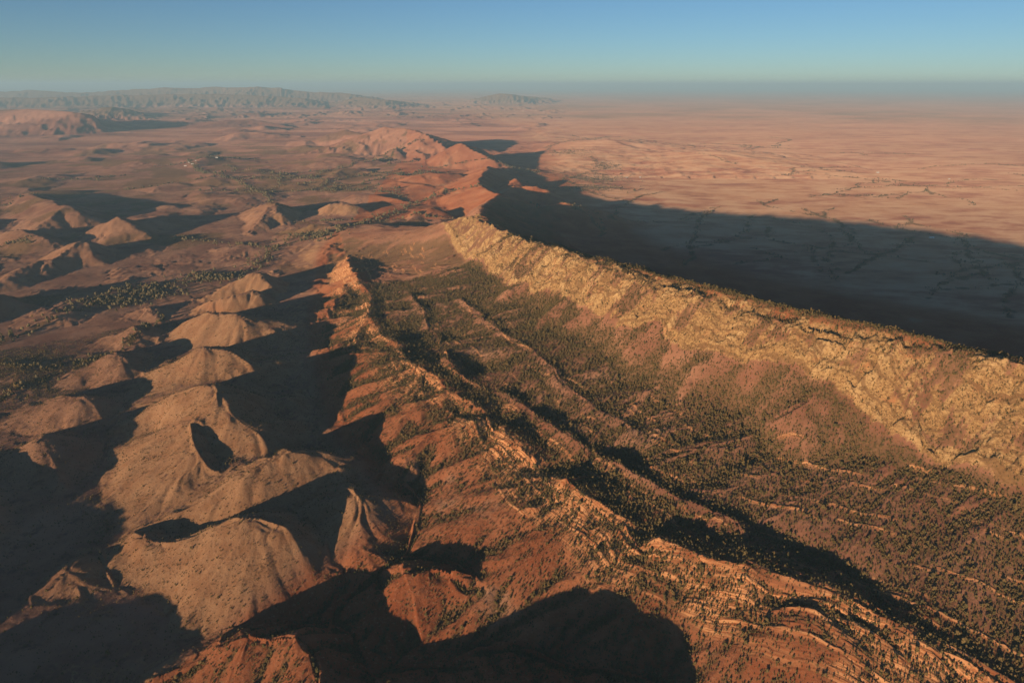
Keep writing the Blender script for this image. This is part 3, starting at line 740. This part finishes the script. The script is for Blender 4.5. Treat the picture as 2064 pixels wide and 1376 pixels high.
# gums along the creeks
for ci_, q in enumerate(CREEKS):
    L = np.hypot(*(q[1:, :2] - q[:-1, :2]).T).sum(); n = int(min(L / 9, 1100)) if ci_ < NMAIN else int(L / 16)
    seg = np.r_[0, np.cumsum(np.hypot(*(q[1:, :2] - q[:-1, :2]).T))]; s_ = rng.uniform(0, L, n)
    wd = (10 + 9 * np.abs(np.sin(s_ / 180)) + (L > 4000) * 14) if ci_ < NMAIN else 6 + 5 * np.abs(np.sin(s_ / 140))
    cx = np.interp(s_, seg, q[:, 0]) + rng.normal(0, 1, n) * wd; cy = np.interp(s_, seg, q[:, 1]) + rng.normal(0, 1, n) * wd
    cx -= fbm(cx, cy, 80, 3, 101) * 28; cy -= fbm(cx, cy, 80, 3, 102) * 28
    pts.append((cx, cy, np.ones(n)))
# groves at the gorge mouth beyond the ridge
for u, v, su, sv, n in ((1200,362,60,10,700),(1190,385,70,6,500),(1150,318,45,6,400),(1215,340,30,6,250),(640,490,50,8,160),(430,560,60,8,180),(300,590,60,12,220),(230,610,60,10,200)):
    uu = rng.normal(u, su * .6, n); vv = rng.normal(v, sv * .6, n); P = np.array([at(a, b, PLAIN_Z if u > 1060 else 2) for a, b in zip(uu, vv)])
    pts.append((P[:, 0], P[:, 1], np.ones(n)))
tx = np.concatenate([p[0] for p in pts]); ty = np.concatenate([p[1] for p in pts]); gum = np.concatenate([p[2] for p in pts])
tz = sample(H, tx, ty); tsc = sample(scrub, tx, ty)
tu, tv, ok = inview(tx, ty, tz, 90)
tx, ty, tz, gum, tsc, tu, tv = (a[ok] for a in (tx, ty, tz, gum, tsc, tu, tv))
size = np.where(gum < 0, .20 + .12 * rng.uniform(0, 1, len(tx)), 1.0) * rng.lognormal(0, .36, len(tx)) * np.where(gum > 0, np.where(tx > 300, .55, 1.1), np.where(gum < 0, 1, .30 + .22 * tsc))
print('trees', len(tx), (gum < 0).sum(), time.time() - T0)

UNSEEN = bpy.data.collections.new('tree_kinds')        # sources for the far trees, never linked to the scene
def kind(name, leaf, w, h, clumps, seed):
    o = bpy.data.objects.new(name, crown_mesh(name, w, h, clumps, seed, leaf, True)); UNSEEN.objects.link(o); return o
pines = bpy.data.collections.new('pine_kinds'); gums = bpy.data.collections.new('gum_kinds')
for i in range(4):
    o = kind('native_pine', leafm, 5.2, 6.6, 6, i); pines.objects.link(o)
for i in range(3):
    o = kind('gum_tree', gumm, 10, 9, 8, 20 + i); gums.objects.link(o)
def instances(name, sel, coll, label):
    me = bpy.data.meshes.new(name); n = int(sel.sum()); me.vertices.add(n)
    me.vertices.foreach_set('co', np.stack([tx[sel], ty[sel], tz[sel]], -1).astype(np.float32).ravel())
    a = me.attributes.new('size', 'FLOAT', 'POINT'); a.data.foreach_set('value', size[sel].astype(np.float32))
    a = me.attributes.new('turn', 'FLOAT_VECTOR', 'POINT'); rot = np.zeros((n, 3), np.float32); rot[:, 2] = rng.uniform(0, 6.28, n); rot[:, :2] = rng.normal(0, .07, (n, 2)); a.data.foreach_set('vector', rot.ravel())
    o = bpy.data.objects.new(name, me); COL.objects.link(o); o['kind'] = 'stuff'; o['label'] = label
    ng = bpy.data.node_groups.new(name, 'GeometryNodeTree')
    ng.interface.new_socket('Geometry', in_out='INPUT', socket_type='NodeSocketGeometry'); ng.interface.new_socket('Geometry', in_out='OUTPUT', socket_type='NodeSocketGeometry')
    gi = ng.nodes.new('NodeGroupInput'); go = ng.nodes.new('NodeGroupOutput'); ip = ng.nodes.new('GeometryNodeInstanceOnPoints'); ci = ng.nodes.new('GeometryNodeCollectionInfo')
    ci.inputs['Collection'].default_value = coll; ci.inputs['Separate Children'].default_value = True; ci.inputs['Reset Children'].default_value = True
    ip.inputs['Pick Instance'].default_value = True
    sa = ng.nodes.new('GeometryNodeInputNamedAttribute'); sa.data_type = 'FLOAT'; sa.inputs[0].default_value = 'size'
    ta = ng.nodes.new('GeometryNodeInputNamedAttribute'); ta.data_type = 'FLOAT_VECTOR'; ta.inputs[0].default_value = 'turn'
    ng.links.new(gi.outputs[0], ip.inputs['Points']); ng.links.new(ci.outputs[0], ip.inputs['Instance'])
    ng.links.new(sa.outputs[0], ip.inputs['Scale']); ng.links.new(ta.outputs[0], ip.inputs['Rotation']); ng.links.new(ip.outputs[0], go.inputs[0])
    md = o.modifiers.new('scatter', 'NODES'); md.node_group = ng
    return o

# the 300 that show largest are single trees of their own
tu2, tv2, ok2 = inview(tx, ty, tz, -2)
app = size * np.where(gum > 0, 9, 5) / np.sqrt(tx ** 2 + ty ** 2 + (CAM_Z - tz) ** 2) * ok2
order = np.argsort(-app)[:300]
single = np.zeros(len(tx), bool); single[order] = True
CR = [crown_mesh('crown', 5.2, 6.6, 11, 40 + i, leafm) for i in range(5)]; TR = [trunk_mesh('trunk', 5.2, 6.6, 40 + i) for i in range(5)]
ZONES = ((1780, 'among the scrubby gully groves at lower right', 'pines in the lower right gullies'), (1450, 'on the red slopes behind the lowest hogback outcrop', 'pines on the lower right red slopes'),
         (1150, 'on the slope left of the lowest red outcrop band', 'pines below the lowest red outcrop'), (700, 'in the shaded hollow at bottom centre', 'pines in the bottom centre hollow'),
         (-1e9, 'among the pale rounded hills at bottom left', 'pines at the foot of the pale hills'))
rank = sorted(size[order]); big = rank[-24]; mid_ = rank[120]
def where(u, v, sz):
    _, place, grp = next(z for z in ZONES if u > z[0])
    kind_ = 'large olive pine' if sz >= big else 'middling olive pine' if sz >= mid_ else 'small olive pine'
    edge_ = ', near bottom edge' if v > 1290 else ', farther up' if v < 1180 else ''
    return kind_ + ' ' + place + edge_, grp
proto = None
for n_, i in enumerate(order):
    e = bpy.data.objects.new('pine_tree', None); COL.objects.link(e)
    e.location = (tx[i], ty[i], tz[i] - .2); e.rotation_euler = (0, 0, rng.uniform(0, 6.28)); e.scale = (size[i],) * 3
    e['label'], e['group'] = where(tu[i], tv[i], size[i]); e['category'] = 'tree'; e.empty_display_size = 1
    for nm, me in (('trunk', TR[n_ % 5]), ('crown', CR[n_ % 5])):
        o = bpy.data.objects.new(nm, me); COL.objects.link(o); o.parent = e
instances('distant_pine_scrub', (~single) & (gum < .5), pines, 'countless dark pines and shrubs dotted over slopes and gullies')
instances('creekside_gums', (~single) & (gum > .5), gums, 'grey green gum trees lining the dry creek beds')
print('done', time.time() - T0)

# ------------------------------------------------------------------ farm sheds, a few specks on the plains
wallm, nt, out = mat('pale_painted_wall'); df = nt.nodes.new('ShaderNodeBsdfDiffuse'); df.inputs[0].default_value = (.62, .58, .52, 1); nt.links.new(df.outputs[0], out.inputs[0])
roofm, nt, out = mat('white_iron_roof'); df = nt.nodes.new('ShaderNodeBsdfDiffuse'); df.inputs[0].default_value = (.82, .82, .80, 1); nt.links.new(df.outputs[0], out.inputs[0])
doorm, nt, out = mat('dark_doorway'); df = nt.nodes.new('ShaderNodeBsdfDiffuse'); df.inputs[0].default_value = (.06, .05, .05, 1); nt.links.new(df.outputs[0], out.inputs[0])
def mesh(name, v, f, m):
    me = bpy.data.meshes.new(name); me.from_pydata(v, [], f); me.materials.append(m); me.update(); return me
def shed(u, v, z0, L, Wd, hgt, rot, label):
    x, y = at(u, v, z0); z = float(sample(H, np.array([x]), np.array([y]))[0]) - .4
    e = bpy.data.objects.new('farm_shed', None); COL.objects.link(e); e.location = (x, y, z); e.rotation_euler = (0, 0, rot)
    e['label'] = label; e['category'] = 'building'; e['group'] = 'farm buildings scattered on the plains'
    a, b, h, rz = L / 2, Wd / 2, hgt, hgt + Wd * .28
    wv = [(-a,-b,0),(a,-b,0),(a,b,0),(-a,b,0),(-a,-b,h),(a,-b,h),(a,b,h),(-a,b,h),(-a,0,rz-.1),(a,0,rz-.1)]
    o = bpy.data.objects.new('wall', mesh('wall', wv, [(0,1,5,4),(2,3,7,6),(1,2,6,9,5),(3,0,4,8,7)], wallm)); COL.objects.link(o); o.parent = e
    q = .7; rv = [(-a-q,-b-q,h-.3),(a+q,-b-q,h-.3),(a+q,0,rz+.1),(-a-q,0,rz+.1),(-a-q,b+q,h-.3),(a+q,b+q,h-.3)]
    rv += [(p[0], p[1], p[2] - .25) for p in rv]
    o = bpy.data.objects.new('roof', mesh('roof', rv, [(0,1,2,3),(3,2,5,4),(6,9,8,7),(9,10,11,8),(0,6,7,1),(4,5,11,10)], roofm)); COL.objects.link(o); o.parent = e
    dv = [(-1.8,-b-.05,0),(1.8,-b-.05,0),(1.8,-b-.05,h*.8),(-1.8,-b-.05,h*.8),(-1.8,-b+.1,0),(1.8,-b+.1,0),(1.8,-b+.1,h*.8),(-1.8,-b+.1,h*.8)]
    o = bpy.data.objects.new('door', mesh('door', dv, [(0,1,2,3),(1,5,6,2),(3,2,6,7),(4,0,3,7)], doorm)); COL.objects.link(o); o.parent = e
for a in ((374,337,2,22,12,5,.3,'white roofed shed, leftmost of the farm cluster left of the ridge'), (382,334,2,16,10,4,.1,'small white roofed house in the farm cluster left of the ridge'),
          (389,336,2,26,12,5,.5,'longest white roofed shed of the farm cluster left of the ridge'), (396,333,2,14,9,4,-.2,'small white roofed shed, rightmost of the farm cluster left of the ridge'),
          (438,327,2,24,14,5,.2,'lone white roofed farm shed far left among the low hills'), (1263,360,-60,20,11,5,.4,'white roofed house on the plain by the trees beyond the ridge'),
          (1290,359,-60,15,10,4,.1,'small white roofed shed on the plain right of the house by the trees'), (1769,348,-60,24,13,5,.2,'white roofed shed alone in the middle of the right plain'),
          (1913,361,-60,20,12,5,.6,'white roofed shed far out on the plain near the right edge'), (1878,478,-60,26,12,5,.1,'white roofed shed lying inside the shadow edge on the right plain')):
    shed(*a)
print('all', time.time() - T0)
